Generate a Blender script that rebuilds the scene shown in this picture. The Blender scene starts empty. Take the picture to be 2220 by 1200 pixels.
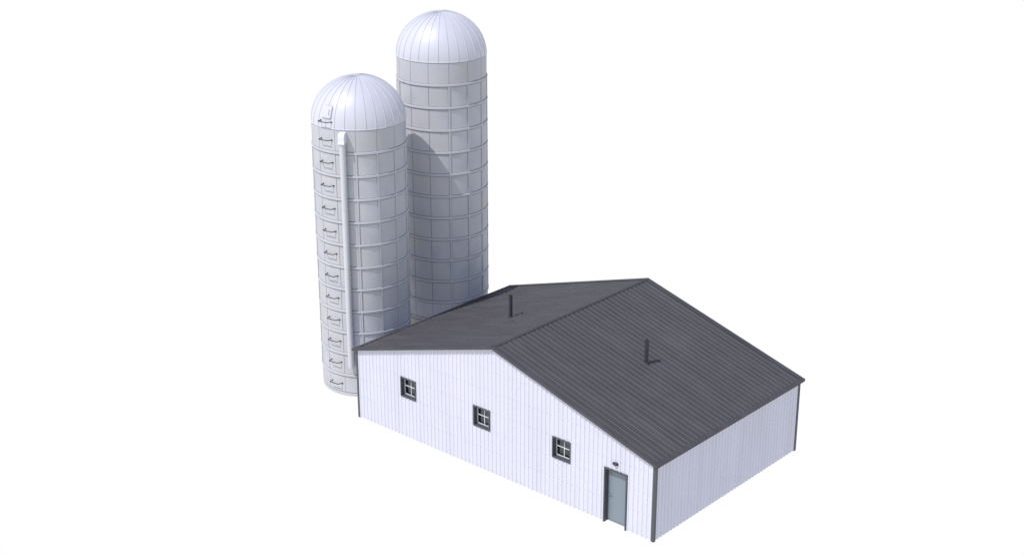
import bpy, bmesh, math, random
from mathutils import Vector, Matrix
random.seed(7)
R = math.radians
sc = bpy.context.scene
COL = sc.collection

# ------------------------------------------------------------------ materials
def nodes(name):
    m = bpy.data.materials.new(name); m.use_nodes = True
    nt = m.node_tree
    return m, nt, nt.nodes, nt.links, nt.nodes['Principled BSDF']

def painted(name, base, rough=.5, var=.06, scale=1.2, stretch=(1, 1, 1), metallic=0.0, bump=.0, bscale=30,
            spec=.5, stain=None, stain_amt=.3, coat=0.0):
    """paint or concrete with soft blotches, fine grain and optional stains"""
    m, nt, N, L, P = nodes(name)
    tc = N.new('ShaderNodeTexCoord')
    mp = N.new('ShaderNodeMapping'); mp.inputs['Scale'].default_value = stretch
    L.new(tc.outputs['Object'], mp.inputs['Vector'])
    n1 = N.new('ShaderNodeTexNoise'); n1.inputs['Scale'].default_value = scale; n1.inputs['Detail'].default_value = 6
    n1.inputs['Roughness'].default_value = .6
    L.new(mp.outputs['Vector'], n1.inputs['Vector'])
    n2 = N.new('ShaderNodeTexNoise'); n2.inputs['Scale'].default_value = scale * 14; n2.inputs['Detail'].default_value = 4
    L.new(tc.outputs['Object'], n2.inputs['Vector'])
    ad = N.new('ShaderNodeMath'); ad.operation = 'MULTIPLY_ADD'; ad.inputs[1].default_value = .35
    L.new(n2.outputs['Fac'], ad.inputs[0]); L.new(n1.outputs['Fac'], ad.inputs[2])
    mr = N.new('ShaderNodeMapRange'); mr.inputs['From Min'].default_value = .42; mr.inputs['From Max'].default_value = .93
    mr.inputs['To Min'].default_value = 1 - var; mr.inputs['To Max'].default_value = 1 + var
    L.new(ad.outputs[0], mr.inputs['Value'])
    mx = N.new('ShaderNodeMix'); mx.data_type = 'RGBA'; mx.blend_type = 'MULTIPLY'; mx.inputs[0].default_value = 1
    mx.inputs[6].default_value = (*base, 1)
    L.new(mr.outputs[0], mx.inputs[7])
    out = mx.outputs[2]
    if stain:
        n3 = N.new('ShaderNodeTexNoise'); n3.inputs['Scale'].default_value = scale * .5; n3.inputs['Detail'].default_value = 8
        n3.inputs['Roughness'].default_value = .65
        L.new(mp.outputs['Vector'], n3.inputs['Vector'])
        r3 = N.new('ShaderNodeMapRange'); r3.inputs['From Min'].default_value = .48; r3.inputs['From Max'].default_value = .75
        r3.inputs['To Max'].default_value = stain_amt
        L.new(n3.outputs['Fac'], r3.inputs['Value'])
        m3 = N.new('ShaderNodeMix'); m3.data_type = 'RGBA'; m3.inputs[7].default_value = (*stain, 1)
        L.new(r3.outputs[0], m3.inputs[0]); L.new(out, m3.inputs[6]); out = m3.outputs[2]
    L.new(out, P.inputs['Base Color'])
    rr = N.new('ShaderNodeMapRange'); rr.inputs['To Min'].default_value = rough - .07; rr.inputs['To Max'].default_value = rough + .09
    L.new(n1.outputs['Fac'], rr.inputs['Value']); L.new(rr.outputs[0], P.inputs['Roughness'])
    P.inputs['Metallic'].default_value = metallic
    P.inputs['Specular IOR Level'].default_value = spec
    P.inputs['Coat Weight'].default_value = coat
    if bump:
        nb = N.new('ShaderNodeTexNoise'); nb.inputs['Scale'].default_value = bscale; nb.inputs['Detail'].default_value = 5
        L.new(tc.outputs['Object'], nb.inputs['Vector'])
        b = N.new('ShaderNodeBump'); b.inputs['Strength'].default_value = bump; b.inputs['Distance'].default_value = .02
        L.new(nb.outputs['Fac'], b.inputs['Height']); L.new(b.outputs['Normal'], P.inputs['Normal'])
    return m

M = {}
M['siding'] = painted('white_siding_paint', (.638, .632, .725), .38, .06, .9, (4, 4, .45), spec=.45, bump=.05, bscale=3,
                      stain=(.545, .545, .60), stain_amt=.8)
M['roof'] = painted('charcoal_roof_paint', (.067, .063, .072), .6, .14, 1.1, (.6, 2.2, .6), bump=.25, bscale=9,
                    stain=(.095, .092, .098), stain_amt=.6, spec=.35)
M['vent'] = painted('black_vent_paint', (.042, .042, .05), .5, .08, 4)
M['trim'] = painted('charcoal_trim_paint', (.070, .075, .084), .5, .08, 2)
M['frame'] = painted('charcoal_frame_paint', (.068, .073, .082), .5, .08, 2)
M['concrete'] = painted('pale_silo_concrete', (.490, .492, .530), .75, .13, 1.3, (1, 1, .8), bump=.35, bscale=24, spec=.3,
                        stain=(.455, .435, .41), stain_amt=.75)
M['joint_shade'] = painted('dark_joint_and_shade', (.17, .17, .19), .8, .1, 6)  # seam lines, and shade painted as dark edges of hoops and strips
M['gasket'] = painted('grey_hatch_gasket', (.36, .36, .40), .7, .05, 8)
M['hoop'] = painted('pale_hoop_metal', (.495, .495, .53), .75, .05, 3, spec=.25)
M['dome'] = painted('white_dome_metal', (.585, .583, .645), .42, .04, .8, spec=.6, bump=.06, bscale=2.2,
                    stain=(.55, .55, .61), stain_amt=.5)
M['pipe'] = painted('pale_pipe_metal', (.57, .57, .60), .45, .03, 2, spec=.5)
M['hood'] = painted('white_hood_metal', (.74, .74, .78), .45, .03, 2)
M['iron'] = painted('dark_rung_steel', (.055, .055, .06), .5, .2, 12, metallic=.5)
M['base'] = painted('beige_foundation_concrete', (.44, .43, .38), .85, .08, 1.5, bump=.4, bscale=18)
M['door'] = painted('blue_grey_door_paint', (.205, .245, .285), .42, .04, 1.5, (1, 1, .4))
M['steel'] = painted('brushed_steel', (.36, .38, .42), .35, .04, 20, metallic=.7)
M['sash'] = painted('white_sash_paint', (.60, .61, .63), .5, .03, 3)
M['inner'] = painted('grey_inner_lining', (.5, .5, .52), .8, .05, 1)
M['slab'] = painted('grey_floor_slab', (.4, .4, .42), .85, .08, 1.3)
M['lamp'] = painted('black_lamp_casing', (.03, .03, .036), .5, .05, 8)
# window glass: thin pane that reflects and lets the dim interior through
m, nt, N, L, P = nodes('window_glass')
N.remove(P)
tr = N.new('ShaderNodeBsdfTransparent'); tr.inputs[0].default_value = (.62, .66, .68, 1)
gl = N.new('ShaderNodeBsdfGlossy'); gl.inputs['Roughness'].default_value = .10; gl.inputs[0].default_value = (.85, .88, .95, 1)
fr = N.new('ShaderNodeFresnel'); fr.inputs['IOR'].default_value = 1.9
mx = N.new('ShaderNodeMixShader')
L.new(fr.outputs[0], mx.inputs[0]); L.new(tr.outputs[0], mx.inputs[1]); L.new(gl.outputs[0], mx.inputs[2])
L.new(mx.outputs[0], N['Material Output'].inputs['Surface'])
M['glass'] = m
m, nt, N, L, P = nodes('lamp_lens')
P.inputs['Base Color'].default_value = (.06, .06, .07, 1); P.inputs['Roughness'].default_value = .35
M['lens'] = m

# ------------------------------------------------------------------ mesh builder
class MB:
    def __init__(s): s.v = []; s.f = []; s.sm = []
    def add(s, vs, fs, smooth=False):
        o = len(s.v); s.v += [tuple(p) for p in vs]
        for f in fs: s.f.append(tuple(i + o for i in f)); s.sm.append(smooth)
    def quad(s, a, b, c, d, smooth=False): s.add([a, b, c, d], [(0, 1, 2, 3)], smooth)
    def box(s, x0, x1, y0, y1, z0, z1, mat=None):
        vs = [Vector((x, y, z)) for z in (z0, z1) for y in (y0, y1) for x in (x0, x1)]
        if mat: vs = [mat @ p for p in vs]
        s.add(vs, [(0, 2, 3, 1), (4, 5, 7, 6), (0, 1, 5, 4), (2, 6, 7, 3), (0, 4, 6, 2), (1, 3, 7, 5)])
    def prism(s, poly, lift):                       # poly: list of Vector, lift: Vector
        n = len(poly); a = [Vector(p) for p in poly]; b = [p + Vector(lift) for p in a]
        s.add(a + b, [tuple(range(n))[::-1], tuple(range(n, 2 * n))] + [(i, (i + 1) % n, n + (i + 1) % n, n + i) for i in range(n)])
    def lathe(s, prof, n=96, a0=0, a1=360, smooth=True, sm=None):     # prof: (r, z) bottom to top, outward faces
        full = abs(a1 - a0) >= 359.99
        k = n if full else n + 1
        vs = []
        for i in range(k):
            t = R(a0 + (a1 - a0) * i / n)
            for r, z in prof: vs.append((r * math.cos(t), r * math.sin(t), z))
        m_ = len(prof)
        o = len(s.v); s.v += vs
        for i in range(n):
            j = (i + 1) % k if full else i + 1
            for q in range(m_ - 1):
                s.f.append((o + i * m_ + q, o + j * m_ + q, o + j * m_ + q + 1, o + i * m_ + q + 1))
                s.sm.append(smooth)
        return o, k, m_
    def tube(s, pts, r, n=12, caps=True):
        pts = [Vector(p) for p in pts]
        rings = []
        prev = None
        for i, p in enumerate(pts):
            if i == 0: t = pts[1] - p
            elif i == len(pts) - 1: t = p - pts[-2]
            else: t = (pts[i + 1] - p).normalized() + (p - pts[i - 1]).normalized()
            t.normalize()
            if prev is None:
                u = t.orthogonal().normalized()
            else:
                u = (prev - t * prev.dot(t)).normalized()
            prev = u; w = t.cross(u)
            rings.append([p + (u * math.cos(2 * math.pi * k / n) + w * math.sin(2 * math.pi * k / n)) * r for k in range(n)])
        o = len(s.v)
        for rg in rings: s.v += [tuple(q) for q in rg]
        for i in range(len(pts) - 1):
            for k in range(n):
                s.f.append((o + i * n + k, o + i * n + (k + 1) % n, o + (i + 1) * n + (k + 1) % n, o + (i + 1) * n + k)); s.sm.append(True)
        if caps:
            s.f.append(tuple(o + k for k in range(n))[::-1]); s.sm.append(False)
            s.f.append(tuple(o + (len(pts) - 1) * n + k for k in range(n))); s.sm.append(False)
    def build(s, name, mat, parent=None, bevel=0, recalc=False, mat2=None, split=None):
        me = bpy.data.meshes.new(name); me.from_pydata(s.v, [], s.f); me.update()
        me.polygons.foreach_set('use_smooth', s.sm)
        me.materials.append(mat)
        if mat2:
            me.materials.append(mat2)
            me.polygons.foreach_set('material_index', [1 if split[0] <= i < split[1] else 0 for i in range(len(s.f))])
        if any(s.sm): me.set_sharp_from_angle(angle=R(28))
        if recalc:
            bm = bmesh.new(); bm.from_mesh(me); bmesh.ops.recalc_face_normals(bm, faces=bm.faces); bm.to_mesh(me); bm.free()
        o = bpy.data.objects.new(name, me); COL.objects.link(o)
        if parent: o.parent = parent
        if bevel:
            b = o.modifiers.new('bevel', 'BEVEL'); b.width = bevel; b.segments = 2; b.limit_method = 'ANGLE'; b.angle_limit = R(40)
        return o

def thing(name, loc, label, cat, group=None):
    o = bpy.data.objects.new(name, None); COL.objects.link(o); o.location = loc
    o['label'] = label; o['category'] = cat
    if group: o['group'] = group
    o.empty_display_size = .5
    return o

# ------------------------------------------------------------------ dimensions of the barn (metres, near corner at the origin)
W, D, HR = 14.826, 9.199, 5.194
XR = -7.384                       # ridge
GO, EO = .145, .147               # overhang at the gables, at the eaves
EH = 3.0                          # roof surface above the wall line
SL = (HR - EH) / (W + XR)         # slope, left half
SR = (HR - EH) / (-XR)            # slope, right half
def roof_z(x): return HR - SL * (XR - x) if x < XR else HR - SR * (x - XR)

barn = thing('barn', (-W / 2, D / 2, 0), 'white metal sided barn with charcoal gabled roof, three small windows and a grey door', 'barn')
BO = Vector((W / 2, -D / 2, 0))   # world -> barn local
def bpart(mb, name, mat, parent=None, off=None, **k):
    """mesh given in world coordinates; parented to the barn or to one of its parts"""
    o = mb.build(name, mat, parent or barn, **k)
    if parent is None: o.location = BO
    return o

# ---- corrugated walls
PITCH = .2
def profile(length, phase=0.0):
    """(position along wall, height of the sheet) of a ribbed sheet"""
    pts = [(0, 0)]
    k = 0
    while True:
        b = phase + k * PITCH; k += 1
        if b > length: break
        for d, h in ((-.040, 0), (-.022, .028), (.014, .028), (.036, 0), (.090, 0), (.100, .005), (.110, 0)):
            if .002 < b + d < length - .002: pts.append((b + d, h))
    pts.append((length, 0))
    return pts
def interp(pts, t):
    for (a, ha), (b, hb) in zip(pts, pts[1:]):
        if a <= t <= b: return ha + (hb - ha) * (t - a) / max(b - a, 1e-9)
    return 0
def ribbed_wall(length, place, top, holes=(), phase=0.1, screws=True, flip=False):
    """place(t, h, z) -> world point; holes: (t0, t1, z0, z1)"""
    mb = MB(); pts = profile(length, phase)
    ts = sorted(set([round(p[0], 5) for p in pts] + [h for H in holes for h in H[:2]]))
    hs = [interp(pts, t) for t in ts]
    for (t0, t1, h0, h1) in zip(ts, ts[1:], hs, hs[1:]):
        mid = (t0 + t1) / 2
        segs = [(0.0, None)]
        cuts = [H for H in holes if H[0] < mid < H[1]]
        spans = []
        z = 0.0
        for H in sorted(cuts, key=lambda q: q[2]):
            if H[2] > z: spans.append((z, z, H[2], H[2]))
            z = H[3]
        spans.append((z, z, top(t0), top(t1)))
        for a0, a1, b0, b1 in spans:
            q = [place(t0, h0, a0), place(t1, h1, a1), place(t1, h1, b1), place(t0, h0, b0)]
            if flip: q = q[::-1]
            mb.quad(*q)
    if screws:
        k = 0
        while phase + k * PITCH < length:
            b = phase + k * PITCH + .06; k += 1
            for r in range(7):
                z = .105 + r * .812
                if b > length - .03 or z > top(b) - .12: continue
                if any(H[0] - .06 < b < H[1] + .06 and H[2] - .06 < z < H[3] + .06 for H in holes): continue
                w_ = .015 + random.uniform(-.001, .001); n = 6
                ring = [place(b + w_ * math.cos(2 * math.pi * i / n), .017, z + w_ * math.sin(2 * math.pi * i / n)) for i in range(n)]
                base = [place(b + w_ * 1.7 * math.cos(2 * math.pi * i / n), .0015, z + w_ * 1.7 * math.sin(2 * math.pi * i / n)) for i in range(n)]
                fs = [(i, (i + 1) % n, n + (i + 1) % n, n + i) for i in range(n)] + [tuple(range(n, 2 * n))]
                if flip: fs = [f[::-1] for f in fs]
                mb.add(base + ring, fs)
    return mb
WIN = [(-12.33, -11.49), (-8.44, -7.60), (-4.565, -3.705)]
WZ = (1.70, 2.54)
DR = (-2.185, -1.165, 2.15)
INS = .03
holes = [(W + a + INS, W + b - INS, WZ[0] + INS, WZ[1] - INS) for a, b in WIN] + [(W + DR[0] + INS, W + DR[1] - INS, -.01, DR[2] - INS)]
gtop = lambda t: roof_z(t - W) - .05
fw = ribbed_wall(W, lambda t, h, z: Vector((t - W, -h, z)), gtop, holes, phase=.105)
bpart(fw, 'wall', M['siding'])
bw = ribbed_wall(W, lambda t, h, z: Vector((-t, D + h, z)), lambda t: roof_z(-t) - .05, phase=.105, screws=False)
bpart(bw, 'wall', M['siding'])
rw = ribbed_wall(D, lambda t, h, z: Vector((h, t, z)), lambda t: EH - .05, phase=.05, screws=False)
bpart(rw, 'wall', M['siding'])
lw = ribbed_wall(D, lambda t, h, z: Vector((-W - h, D - t, z)), lambda t: EH - .05, phase=.05, screws=False)
bpart(lw, 'wall', M['siding'])
# inner lining (grey boards) and floor slab
ln = MB()
TH = .16
ts = sorted(set([0.0, W] + [W + XR] + [h for H in holes for h in H[:2]]))
for t0, t1 in zip(ts, ts[1:]):
    mid = (t0 + t1) / 2; z = 0.0
    spans = []
    for H in sorted([H for H in holes if H[0] < mid < H[1]], key=lambda q: q[2]):
        if H[2] > z: spans.append((z, z, H[2], H[2]))
        z = H[3]
    spans.append((z, z, gtop(t0) - .02, gtop(t1) - .02))
    for a0, a1, b0, b1 in spans:
        ln.quad((t1 - W, TH, a1), (t0 - W, TH, a0), (t0 - W, TH, b0), (t1 - W, TH, b1))
ln.add([(-W + TH, D - TH, 0), (-TH, D - TH, 0), (-TH, D - TH, 2.9), (XR, D - TH, 5.1), (-W + TH, D - TH, 2.9)], [(0, 1, 2, 3, 4)])
ln.quad((-TH, 0.1, 0), (-TH, 0.1, 2.95), (-TH, D - .1, 2.95), (-TH, D - .1, 0))
ln.quad((-W + TH, 0.1, 0), (-W + TH, D - .1, 0), (-W + TH, D - .1, 2.95), (-W + TH, 0.1, 2.95))
bpart(ln, 'inner_wall', M['inner'])
fl = MB(); fl.box(-W + .02, -.02, .20, D - .03, .004, .014)
bpart(fl, 'floor_slab', M['slab'])

# ---- corner trims
def trim(x, y, sx, sy):
    """L-shaped corner flashing hugging the corner (sx, sy point outwards)"""
    mb = MB(); w, t = .085, .034
    p = [(x + sx * t, y + sy * t), (x + sx * t, y - sy * w), (x + sx * .001, y - sy * w), (x + sx * .001, y + sy * .001), (x - sx * w, y + sy * .001), (x - sx * w, y + sy * t)]
    if sx * sy < 0: p = p[::-1]
    mb.prism([Vector((a, b, -.03)) for a, b in p], (0, 0, EH + .03 - .045))
    bpart(mb, 'corner_trim', M['trim'], recalc=True, bevel=.006)
trim(0, 0, 1, -1); trim(-W, 0, -1, -1); trim(0, D, 1, 1); trim(-W, D, -1, 1)

# ---- roof: two ribbed slopes on a thin deck
RP = .26
def slope_sheet(sgn):
    """sgn +1 right slope, -1 left slope: ribs run down the slope, profile along y"""
    xe = EO if sgn > 0 else -W - EO
    s_ = SR if sgn > 0 else SL
    nrm = Vector((sgn * s_, 0, 1)).normalized()
    y0, y1 = -GO, D + GO
    pr = [(y0, 0)]
    y = .17 - RP
    while y < y1 - .12:
        for d, h in ((-.038, 0), (-.016, .022), (.012, .022), (.034, 0), (.112, 0), (.122, .004), (.132, 0)):
            if y0 + .1 < y + d < y1 - .1: pr.append((y + d, h))
        y += RP
    pr.append((y1, 0))
    mb = MB()
    nseg = 1
    def P_(x, y, h): return Vector((x, y, roof_z(x))) + nrm * h
    x_top, x_bot = XR, xe
    for (ya, ha), (yb, hb) in zip(pr, pr[1:]):
        q = [P_(x_top, ya, ha), P_(x_bot, ya, ha), P_(x_bot, yb, hb), P_(x_top, yb, hb)]
        mb.quad(*(q if sgn > 0 else q[::-1]))
    # deck under the sheet
    d0 = [Vector((x_top, y0, HR - .075)), Vector((x_bot, y0, roof_z(x_bot) - .055)), Vector((x_bot, y1, roof_z(x_bot) - .055)), Vector((x_top, y1, HR - .075))]
    mb.quad(*(d0[::-1] if sgn > 0 else d0))
    # screw heads in rows along purlins
    for r in range(5):
        x = XR + sgn * (.9 + r * 1.45)
        y = .17 + .07
        while y < D:
            c0 = P_(x, y, 0)
            e1 = Vector((sgn, 0, -s_)).normalized() * .016; e2 = Vector((0, .016, 0))
            tp = nrm * .012
            mb.add([c0 - e1 - e2, c0 + e1 - e2, c0 + e1 + e2, c0 - e1 + e2, c0 - e1 - e2 + tp, c0 + e1 - e2 + tp, c0 + e1 + e2 + tp, c0 - e1 + e2 + tp],
                   [(4, 5, 6, 7), (0, 1, 5, 4), (1, 2, 6, 5), (2, 3, 7, 6), (3, 0, 4, 7)] if sgn > 0 else [(7, 6, 5, 4), (4, 5, 1, 0), (5, 6, 2, 1), (6, 7, 3, 2), (7, 4, 0, 3)])
            y += RP
    return mb
roof = bpart(slope_sheet(1), 'roof', M['roof'])
rl = slope_sheet(-1)
# join the left slope into the same roof mesh
me = roof.data
bm = bmesh.new(); bm.from_mesh(me)
tmp = bpy.data.meshes.new('tmp'); tmp.from_pydata(rl.v, [], rl.f); bm.from_mesh(tmp); bm.to_mesh(me); bm.free(); bpy.data.meshes.remove(tmp)

def rpart(mb, name, mat, **k): return bpart(mb, name, mat, parent=roof, **k)
# ridge cap: low folded strip
def strip_on_slope(mb, sgn, xa, xb, ya, yb, h, drop=0.0):
    s_ = SR if sgn > 0 else SL
    nrm = Vector((sgn * s_, 0, 1)).normalized()
    a = [Vector((x, y, roof_z(x))) for x, y in ((xa, ya), (xb, ya), (xb, yb), (xa, yb))]
    lo = [p + nrm * (.001 - drop) for p in a]; hi = [p + nrm * h for p in a]
    mb.add(lo + hi, [(3, 2, 1, 0), (4, 5, 6, 7), (0, 1, 5, 4), (1, 2, 6, 5), (2, 3, 7, 6), (3, 0, 4, 7)])
rc = MB()
rc.prism([Vector((XR - .08, -GO + .002, roof_z(XR - .08) + .002)), Vector((XR - .08, -GO + .002, roof_z(XR - .08) + .036)), Vector((XR, -GO + .002, HR + .052)),
          Vector((XR + .08, -GO + .002, roof_z(XR + .08) + .036)), Vector((XR + .08, -GO + .002, roof_z(XR + .08) + .002)), Vector((XR, -GO + .002, HR + .004))], (0, D + 2 * GO - .004, 0))
rpart(rc, 'ridge_cap', M['roof'], recalc=True, bevel=.003)
for sgn in (1, -1):
    xe = EO if sgn > 0 else -W - EO
    # eave flashing: flat strip over the rib ends with a folded edge
    ef = MB()
    xi = xe - sgn * .15
    strip_on_slope(ef, sgn, xi, xe + sgn * .004, -GO - .002, D + GO + .002, .032, drop=.052)
    rpart(ef, 'eave_trim', M['roof'], recalc=True, bevel=.004)
    for y0, y1 in ((-GO - .006, .07), (D - .05, D + GO + .006)):
        rt = MB()
        strip_on_slope(rt, sgn, XR + sgn * .08, xi, y0, y1, .040, drop=.0)
        # folded fascia below the roof edge
        fy0, fy1 = (y0, y0 + .02) if y0 < 1 else (y1 - .02, y1)
        strip_on_slope(rt, sgn, XR, xe + sgn * .001, fy0 + .001, fy1 - .001, .0395, drop=.062)
        rpart(rt, 'rake_trim', M['roof'], recalc=True, bevel=.003)
# vent pipes
for (x, y, h) in ((-3.77, 4.43, .93), (-10.16, 4.02, .93)):
    z0 = roof_z(x)
    vp = MB()
    o, k, m_ = vp.lathe([(.074, z0 - .08), (.074, z0 + h), (.066, z0 + h), (.062, z0 + h - .02), (.062, z0 + .02)], 28)
    vp.add([(.062 * math.cos(i * math.pi / 14), .062 * math.sin(i * math.pi / 14), z0 + .02) for i in range(28)], [tuple(range(28))])
    vp.lathe([(.12, z0 + (-.055)), (.10, z0 + .045), (.075, z0 + .055)], 28)
    v = rpart(vp, 'vent_pipe', M['vent']); 
    v.location = (x, y, 0)

# ---- windows
def ring_boxes(mb, x0, x1, z0, z1, y0, y1, t, tb=None, bottom=True):
    tb = tb or t
    mb.box(x0, x1, y0, y1, z1 - t, z1)
    zb = z0
    if bottom:
        mb.box(x0, x1, y0, y1, z0, z0 + tb); zb = z0 + tb
    mb.box(x0, x0 + t, y0, y1, zb, z1 - t)
    mb.box(x1 - t, x1, y0, y1, zb, z1 - t)
for a, b in WIN:
    f = MB(); ring_boxes(f, a, b, WZ[0], WZ[1], -.045, .20, .05)
    win = bpart(f, 'window', M['frame'], recalc=False, bevel=.004)
    x0, x1, z0, z1 = a + .05, b - .05, WZ[0] + .05, WZ[1] - .05
    s = MB(); ring_boxes(s, x0 + .001, x1 - .001, z0 + .001, z1 - .001, .135, .175, .038)
    bpart(s, 'sash', M['sash'], parent=win, bevel=.003)
    s = MB(); xm, zm = (x0 + x1) / 2, (z0 + z1) / 2 + .01
    s.box(xm - .017, xm + .017, .138, .172, z0 + .039, zm - .017); s.box(xm - .017, xm + .017, .138, .172, zm + .017, z1 - .039)
    s.box(x0 + .039, x1 - .039, .136, .174, zm - .017, zm + .017)
    bpart(s, 'glazing_bar', M['sash'], parent=win, bevel=.002)
    g = MB(); g.box(x0 + .02, x1 - .02, .152, .157, z0 + .02, z1 - .02)
    bpart(g, 'pane', M['glass'], parent=win)

# ---- door
x0, x1, zt = DR
f = MB(); ring_boxes(f, x0, x1, -.03, zt, -.045, .20, .06, bottom=False)
dfr = None
dl = MB(); dl.box(x0 + .062, x1 - .062, .145, .19, .05, zt - .062)
door = bpart(dl, 'door', M['door'], bevel=.004)
bpart(f, 'door_frame', M['frame'], parent=door, bevel=.005)
th = MB(); th.box(x0 + .061, x1 - .061, .13, .20, -.005, .045)
bpart(th, 'threshold', M['steel'], parent=door, bevel=.004)
hd = MB()
hx, hz = x0 + .062 + .075, 1.05
hd.box(hx - .022, hx + .022, .137, .1449, hz - .10, hz + .07)
hd.tube([(hx, .145, hz), (hx, .095, hz)], .012, 12)
hd.tube([(hx - .005, .095, hz), (hx + .13, .093, hz)], .011, 12)
bpart(hd, 'handle', M['steel'], parent=door)
for hz in (.3, 1.1, 1.85):
    hg = MB(); hg.tube([(x1 - .068, .138, hz - .05), (x1 - .068, .138, hz + .05)], .009, 10)
    bpart(hg, 'hinge', M['steel'], parent=door)

# ---- oval bulkhead lamp over the door: a fitting of its own
lamp = thing('wall_lamp', (-1.70, -.022, 2.41), 'small black oval bulkhead lamp on the white wall above the grey door', 'lamp')
def oval(mb, rx, rz, prof, n=32):
    vs = []; k = len(prof)
    for i in range(n):
        t = 2 * math.pi * i / n
        cx_, sz_ = math.cos(t), math.sin(t)
        ex = math.copysign(abs(cx_) ** .7, cx_); ez = math.copysign(abs(sz_) ** .7, sz_)
        for s_, y in prof: vs.append((rx * s_ * ex, y, rz * s_ * ez))
    fs = [(i * k + q, i * k + q + 1, ((i + 1) % n) * k + q + 1, ((i + 1) % n) * k + q) for i in range(n) for q in range(k - 1)]
    fs.append(tuple(i * k + k - 1 for i in range(n)))
    mb.add(vs, fs, True)
lb = MB(); oval(lb, .115, .055, [(1.0, .03), (1.0, -.03), (.93, -.045), (.80, -.05), (.74, -.046)])
lb.build('casing', M['lamp'], lamp, recalc=True)
lb = MB(); oval(lb, .115, .055, [(.74, -.044), (.68, -.066), (.45, -.078), (.1, -.082)])
lb.build('lens', M['lens'], lamp, recalc=True)
lb = MB(); lb.box(-.006, .006, -.089, -.046, -.046, .046); lb.box(-.09, .09, -.0885, -.0465, -.005, .005)
lb.build('guard', M['lamp'], lamp, bevel=.002)

# ------------------------------------------------------------------ silos
SX = -17.269; SRAD = 1.901; CS = .958; NC = 12; TOP = CS * NC; DH = 1.758
SEAM = 360 / 14
def cyl_pt(r, a, z): return Vector((r * math.cos(R(a)), r * math.sin(R(a)), z))
def patch(mb, a0, a1, z0, z1, out, n=2, r=SRAD):
    """a raised strip on the cylinder between two angles"""
    vs = []
    for i in range(n + 1):
        a = a0 + (a1 - a0) * i / n
        vs += [cyl_pt(r - .004, a, z0), cyl_pt(r + out, a, z0), cyl_pt(r + out, a, z1), cyl_pt(r - .004, a, z1)]
    fs = []
    for i in range(n):
        b = i * 4
        for q in range(3): fs.append((b + q, b + 4 + q, b + 4 + q + 1, b + q + 1))
    fs += [(0, 1, 2, 3), (4 * n + 3, 4 * n + 2, 4 * n + 1, 4 * n)]
    mb.add(vs, fs)
def silo_wall(z_low):
    mb = MB()
    prof = [(SRAD - .004, 0), (SRAD - .002, .14), (SRAD - .016, .145), (SRAD - .016, .172), (SRAD, .175), (SRAD, TOP)]
    mb.lathe(prof, 168)
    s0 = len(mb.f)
    # dark seam joints, and dark lines painted as shade along hoops and raised strips
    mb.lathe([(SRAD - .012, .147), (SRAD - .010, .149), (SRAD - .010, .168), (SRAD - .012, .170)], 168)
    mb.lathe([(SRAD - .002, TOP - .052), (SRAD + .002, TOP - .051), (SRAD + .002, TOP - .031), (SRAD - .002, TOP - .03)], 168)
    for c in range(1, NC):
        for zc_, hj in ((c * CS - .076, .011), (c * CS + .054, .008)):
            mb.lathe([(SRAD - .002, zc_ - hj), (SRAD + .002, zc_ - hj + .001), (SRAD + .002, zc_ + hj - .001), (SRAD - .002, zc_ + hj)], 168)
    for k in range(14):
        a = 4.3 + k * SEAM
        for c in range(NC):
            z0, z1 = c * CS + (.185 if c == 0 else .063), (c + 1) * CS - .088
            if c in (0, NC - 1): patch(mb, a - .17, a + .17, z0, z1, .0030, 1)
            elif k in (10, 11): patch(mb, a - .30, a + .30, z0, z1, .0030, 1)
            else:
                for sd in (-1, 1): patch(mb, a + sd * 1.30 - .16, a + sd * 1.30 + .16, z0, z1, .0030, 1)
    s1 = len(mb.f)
    for k in range(14):
        a = 4.3 + k * SEAM
        for c in range(NC):
            z0, z1 = c * CS + (.2 if c == 0 else .03), (c + 1) * CS - .03
            ladder = k in (10, 11)
            if c in (0, NC - 1) or ladder: continue
            patch(mb, a - 1.12, a + 1.12, z0, z1, .028)
    return mb, (s0, s1)
silo_wall_o = None
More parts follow.
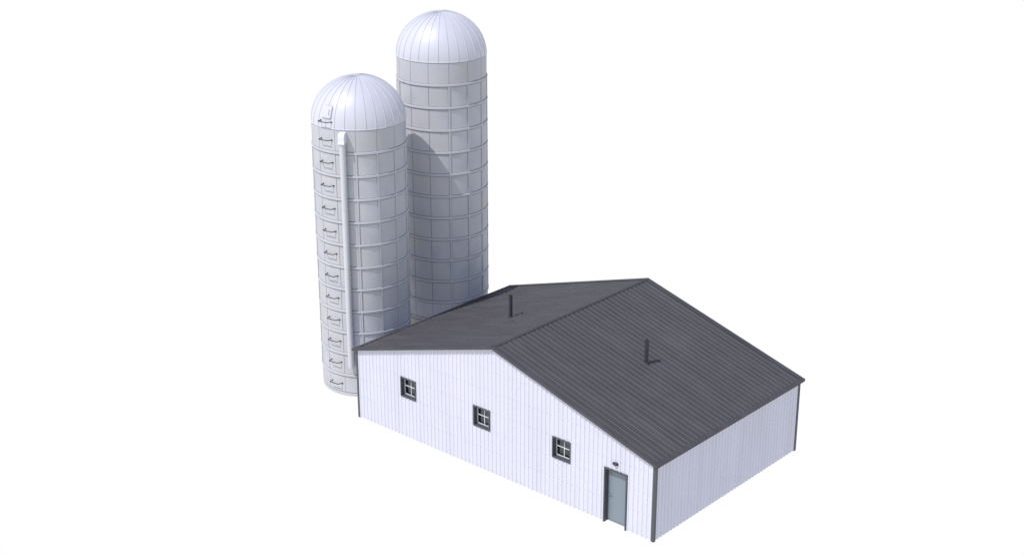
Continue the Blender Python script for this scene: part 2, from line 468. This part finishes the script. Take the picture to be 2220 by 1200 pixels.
def make_silo(loc, rot, label, ladder, raised=0.0):
    root = thing('silo', loc, label, 'silo', 'tall domed farm silos')
    root.rotation_euler = (0, 0, R(rot))
    z = raised
    global silo_wall_o
    if silo_wall_o is None:
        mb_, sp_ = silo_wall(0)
        w_ = mb_.build('silo_wall', M['concrete'], root, mat2=M['joint_shade'], split=sp_); silo_wall_o = w_
    else:
        w_ = silo_wall_o.copy(); COL.objects.link(w_); w_.parent = root
    w_.location = (0, 0, z)
    first = None
    for c in range(1, NC):
        if first is None:
            hb = MB()
            hb.lathe([(SRAD - .003, -.048), (SRAD + .038, -.047), (SRAD + .040, -.044), (SRAD + .040, .030), (SRAD + .030, .042), (SRAD - .003, .046)], 168)
            # turnbuckle lugs on the hoop
            for k in (3, 8, 12):
                a = 4.3 + (k + .5) * SEAM
                patch(hb, a - 1.2, a + 1.2, -.036, .034, .052)
            h = hb.build('hoop', M['hoop'], root); first = h
        else:
            h = first.copy(); COL.objects.link(h); h.parent = root
        h.location = (0, 0, z + c * CS - .002)
        h.rotation_euler = (0, 0, R(SEAM * (c * 5 % 7)))
    # dome with standing seams
    d = MB()
    N_ = 28
    prof = [(SRAD - .01, TOP - .03), (SRAD + .016, TOP - .03), (SRAD + .016, TOP - .006), (SRAD + .003, TOP + .002)]
    for i in range(1, N_ + 1):
        t = math.pi / 2 * i / N_
        if i == N_: prof.append((.02, TOP + DH)); break
        prof.append((SRAD * math.cos(t), TOP + DH * math.sin(t)))
    d.lathe(prof, 168)
    for k in range(28):
        a = 4.3 + k * SEAM / 2
        ca, sa = math.cos(R(a)), math.sin(R(a)); tx, ty = -sa, ca
        vs = []
        for i in range(25):
            t = R(86) * i / 24
            nx, nz = math.cos(t) / SRAD, math.sin(t) / DH
            l = math.hypot(nx, nz); nx /= l; nz /= l
            r0, z0 = SRAD * math.cos(t), TOP + DH * math.sin(t)
            w2 = .013 * min(1, .35 + math.cos(t) * 1.5)
            for ww, hh in ((-w2, -.004), (-w2 * .6, .020), (w2 * .6, .020), (w2, -.004)):
                rr = r0 + nx * hh
                vs.append((rr * ca + tx * ww, rr * sa + ty * ww, z0 + nz * hh))
        fs = []
        for i in range(24):
            b = i * 4
            for q in range(3): fs.append((b + q, b + q + 1, b + 4 + q + 1, b + 4 + q)[::-1])
        fs.append((0, 1, 2, 3))
        d.add(vs, fs)
    dome = d.build('dome', M['dome'], root); dome.location = (0, 0, z)
    cp = MB(); cp.lathe([(.17, TOP + DH - .012), (.16, TOP + DH + .018), (.08, TOP + DH + .03), (.002, TOP + DH + .032)], 32)
    cp.build('dome_cap', M['hoop'], dome)
    if raised:
        b = MB(); b.lathe([(SRAD + .06, -raised), (SRAD + .06, -.02), (SRAD + .045, 0), (SRAD - .1, .001)], 168)
        fo = b.build('foundation', M['base'], root); fo.location = (0, 0, z)
    if ladder:
        AZ = 274.6
        zs = [.53 + .957 * k for k in range(11)] + [11.02, 11.75]
        hw = .285
        proto = None
        e_r = Vector((math.cos(R(AZ)), math.sin(R(AZ)), 0)); e_t = Vector((-e_r.y, e_r.x, 0))
        for i, zz in enumerate(zs):
            if proto is None:
                rb = MB()
                aw = math.degrees(hw / SRAD)
                A = cyl_pt(SRAD - .02, AZ - aw, 0); Dp = cyl_pt(SRAD - .02, AZ + aw, 0)
                B = A + e_r * .21 + e_t * .015; Cc = Dp + e_r * .20 - e_t * .10
                rb.tube([A, A.lerp(B, .86), B + e_t * .02, B.lerp(Cc, .5) , Cc - e_t * .03, Cc + e_t * .015, Dp], .018, 10)
                for q in (A, Dp):
                    rb.lathe([(0, 0)] * 2, 1) if False else None
                    m4 = Matrix.Translation(q) @ Matrix.Rotation(math.atan2(q.y, q.x), 4, 'Z')
                    rb.box(.018, .032, -.03, .03, -.03, .03, m4)
                proto = rb.build('rung', M['iron'], root); r_ = proto
            else:
                r_ = proto.copy(); COL.objects.link(r_); r_.parent = root
            r_.location = (0, 0, z + zz)
        # roof hatch on the dome
        hz0, hz1 = 11.87, 12.31
        hb = MB()
        n = 28; rim = []
        def dome_pt(a, zz, h):
            t = math.asin(min(1, (zz - TOP) / DH)); nx, nz = math.cos(t) / SRAD, math.sin(t) / DH
            l = math.hypot(nx, nz); rr = SRAD * math.cos(t) + nx / l * h
            return Vector((rr * math.cos(R(a)), rr * math.sin(R(a)), zz + nz / l * h))
        def rr_pts(sc_):
            out = []; hw_, hh_, rc_ = .235 * sc_, .225 * sc_, .07 * sc_
            for cx_, cz_, s0 in ((1, 1, 0), (-1, 1, 90), (-1, -1, 180), (1, -1, 270)):
                for j in range(7):
                    t = R(s0 + j * 15)
                    out.append(((hw_ - rc_) * cx_ + rc_ * math.cos(t), (hh_ - rc_) * cz_ + rc_ * math.sin(t)))
            return out
        zc = (hz0 + hz1) / 2; rc0 = SRAD * math.cos(math.asin((zc - TOP) / DH))
        def H(u, v, h): return dome_pt(AZ + .2 + math.degrees(u / rc0), zc + v, h)
        o0 = [H(u, v, -.01) for u, v in rr_pts(1)]; o1 = [H(u, v, .050) for u, v in rr_pts(1)]; o2 = [H(u, v, .062) for u, v in rr_pts(.94)]
        o3 = [H(u, v, .066) for u, v in rr_pts(.45)]
        k = len(o0); vs = o0 + o1 + o2 + o3
        fs = [(i + q * k, (i + 1) % k + q * k, (i + 1) % k + (q + 1) * k, i + (q + 1) * k) for q in range(3) for i in range(k)] + [tuple(range(3 * k, 4 * k))]
        hb.add(vs, fs)
        ht = hb.build('hatch', M['dome'], root, recalc=True); ht.location = (0, 0, z)
        gk = MB()
        g0 = [H(u, v, -.01) for u, v in rr_pts(1.06)]; g1 = [H(u, v, .012) for u, v in rr_pts(1.06)]; g2 = [H(u, v, .013) for u, v in rr_pts(.99)]
        gk.add(g0 + g1 + g2, [(i + q * k, (i + 1) % k + q * k, (i + 1) % k + (q + 1) * k, i + (q + 1) * k) for q in range(2) for i in range(k)])
        gk.build('gasket', M['gasket'], ht, recalc=True)
        hh = MB(); hh.tube([H(.14, -.09, .06), H(.14, -.085, .095), H(.14, .085, .095), H(.14, .09, .06)], .011, 8)
        hh.build('handle', M['hoop'], ht)
        # filling pipe with its hood
        PA = 298.6
        c0 = cyl_pt(2.07, PA, 0)
        pp = MB()
        pp.lathe([(.002, 1.40), (.118, 1.40), (.125, 1.41), (.125, 11.08)], 32)
        pipe = pp.build('filling_pipe', M['pipe'], root); pipe.location = (c0.x, c0.y, z)
        m4 = Matrix.Rotation(R(PA + 0), 4, 'Z')
        hb = MB()
        poly = [(-.20, 11.36), (-.20, 10.98), (-.14, 10.98), (.165, 10.98), (.13, 11.06), (.13, 11.24), (.115, 11.32), (.07, 11.38), (.0, 11.405), (-.10, 11.405)]
        poly = [(-.20, 10.98), (.175, 10.98), (.13, 11.08), (.13, 11.27), (.112, 11.34), (.07, 11.385), (.0, 11.41), (-.20, 11.41)]
        pv = [m4 @ Vector((a_, -.128, b_)) for a_, b_ in poly]
        hb.prism(pv, m4.to_3x3() @ Vector((0, .256, 0)))
        hood = hb.build('hood', M['hood'], pipe, recalc=True, bevel=.012)
        for zz in (2.5, 5.4, 8.3):      # straps holding the pipe
            sb = MB(); q = m4
            sb.lathe([(.1255, zz - .02), (.131, zz - .02), (.131, zz + .02), (.1255, zz + .02)], 32)
            for sd in (-1, 1): sb.box(-.19, -.09, sd * .128 - .004, sd * .128 + .004, zz - .02, zz + .02, m4)
            sb.build('pipe_strap', M['pipe'], pipe)
    return root
make_silo((SX, 2.784, 0), 0, 'shorter pale grey silo with metal rungs up its side and a filling pipe', True)
make_silo((SX, 7.62, 0), 10.2, 'taller plain grey silo without rungs or pipe, standing behind the one with rungs', False, raised=1.88)

# ------------------------------------------------------------------ light
AZ_SUN, EL_SUN = 14.0, 57.5            # direction the light travels towards (from +Y to +X), height of the sun
a, e = R(AZ_SUN), R(EL_SUN)
ld = Vector((math.sin(a) * math.cos(e), math.cos(a) * math.cos(e), -math.sin(e)))
su = bpy.data.lights.new('sun', 'SUN'); su.energy = 3.1; su.angle = R(.6); su.color = (1, .975, .94)
so = bpy.data.objects.new('sun', su); COL.objects.link(so); so.rotation_euler = ld.to_track_quat('-Z', 'Y').to_euler(); so.location = (-10, -20, 30)
wd = bpy.data.worlds.new('World'); sc.world = wd; wd.use_nodes = True
nt = wd.node_tree; N = nt.nodes; L = nt.links
bg = N['Background']
sky = N.new('ShaderNodeTexSky'); sky.sky_type = 'NISHITA'; sky.sun_disc = False
sky.sun_elevation = e; sky.sun_rotation = math.atan2(-ld.x, -ld.y)
bg.inputs['Strength'].default_value = .15
L.new(sky.outputs[0], bg.inputs['Color'])
bw_ = N.new('ShaderNodeBackground'); bw_.inputs['Color'].default_value = (1, 1, 1, 1); bw_.inputs['Strength'].default_value = 1.0
tc = N.new('ShaderNodeTexCoord'); sp = N.new('ShaderNodeSeparateXYZ'); L.new(tc.outputs['Generated'], sp.inputs[0])
mr = N.new('ShaderNodeMapRange'); mr.inputs['From Min'].default_value = .02; mr.inputs['From Max'].default_value = .60
L.new(sp.outputs['Z'], mr.inputs['Value'])
mx = N.new('ShaderNodeMixShader'); L.new(mr.outputs[0], mx.inputs[0]); L.new(bw_.outputs[0], mx.inputs[1]); L.new(bg.outputs[0], mx.inputs[2])
L.new(mx.outputs[0], N['World Output'].inputs['Surface'])

# ------------------------------------------------------------------ camera
cx, cy, cz, az, pi_, ro, f = 26.14, -36.789, 26.566, -41.597, 20.566, .021, 3223.4
az, pi_ = R(az), R(pi_)
fwd = Vector((math.sin(az) * math.cos(pi_), math.cos(az) * math.cos(pi_), -math.sin(pi_)))
cam = bpy.data.cameras.new('camera'); co = bpy.data.objects.new('camera', cam); COL.objects.link(co)
co.location = (cx, cy, cz); co.rotation_euler = fwd.to_track_quat('-Z', 'Y').to_euler()
cam.sensor_width = 36; cam.lens = f / 2220 * 36; cam.clip_end = 500; cam.clip_start = .5
sc.camera = co
sc.view_settings.view_transform = 'Standard'; sc.view_settings.look = 'None'
sc.view_settings.exposure = 0; sc.view_settings.gamma = 1
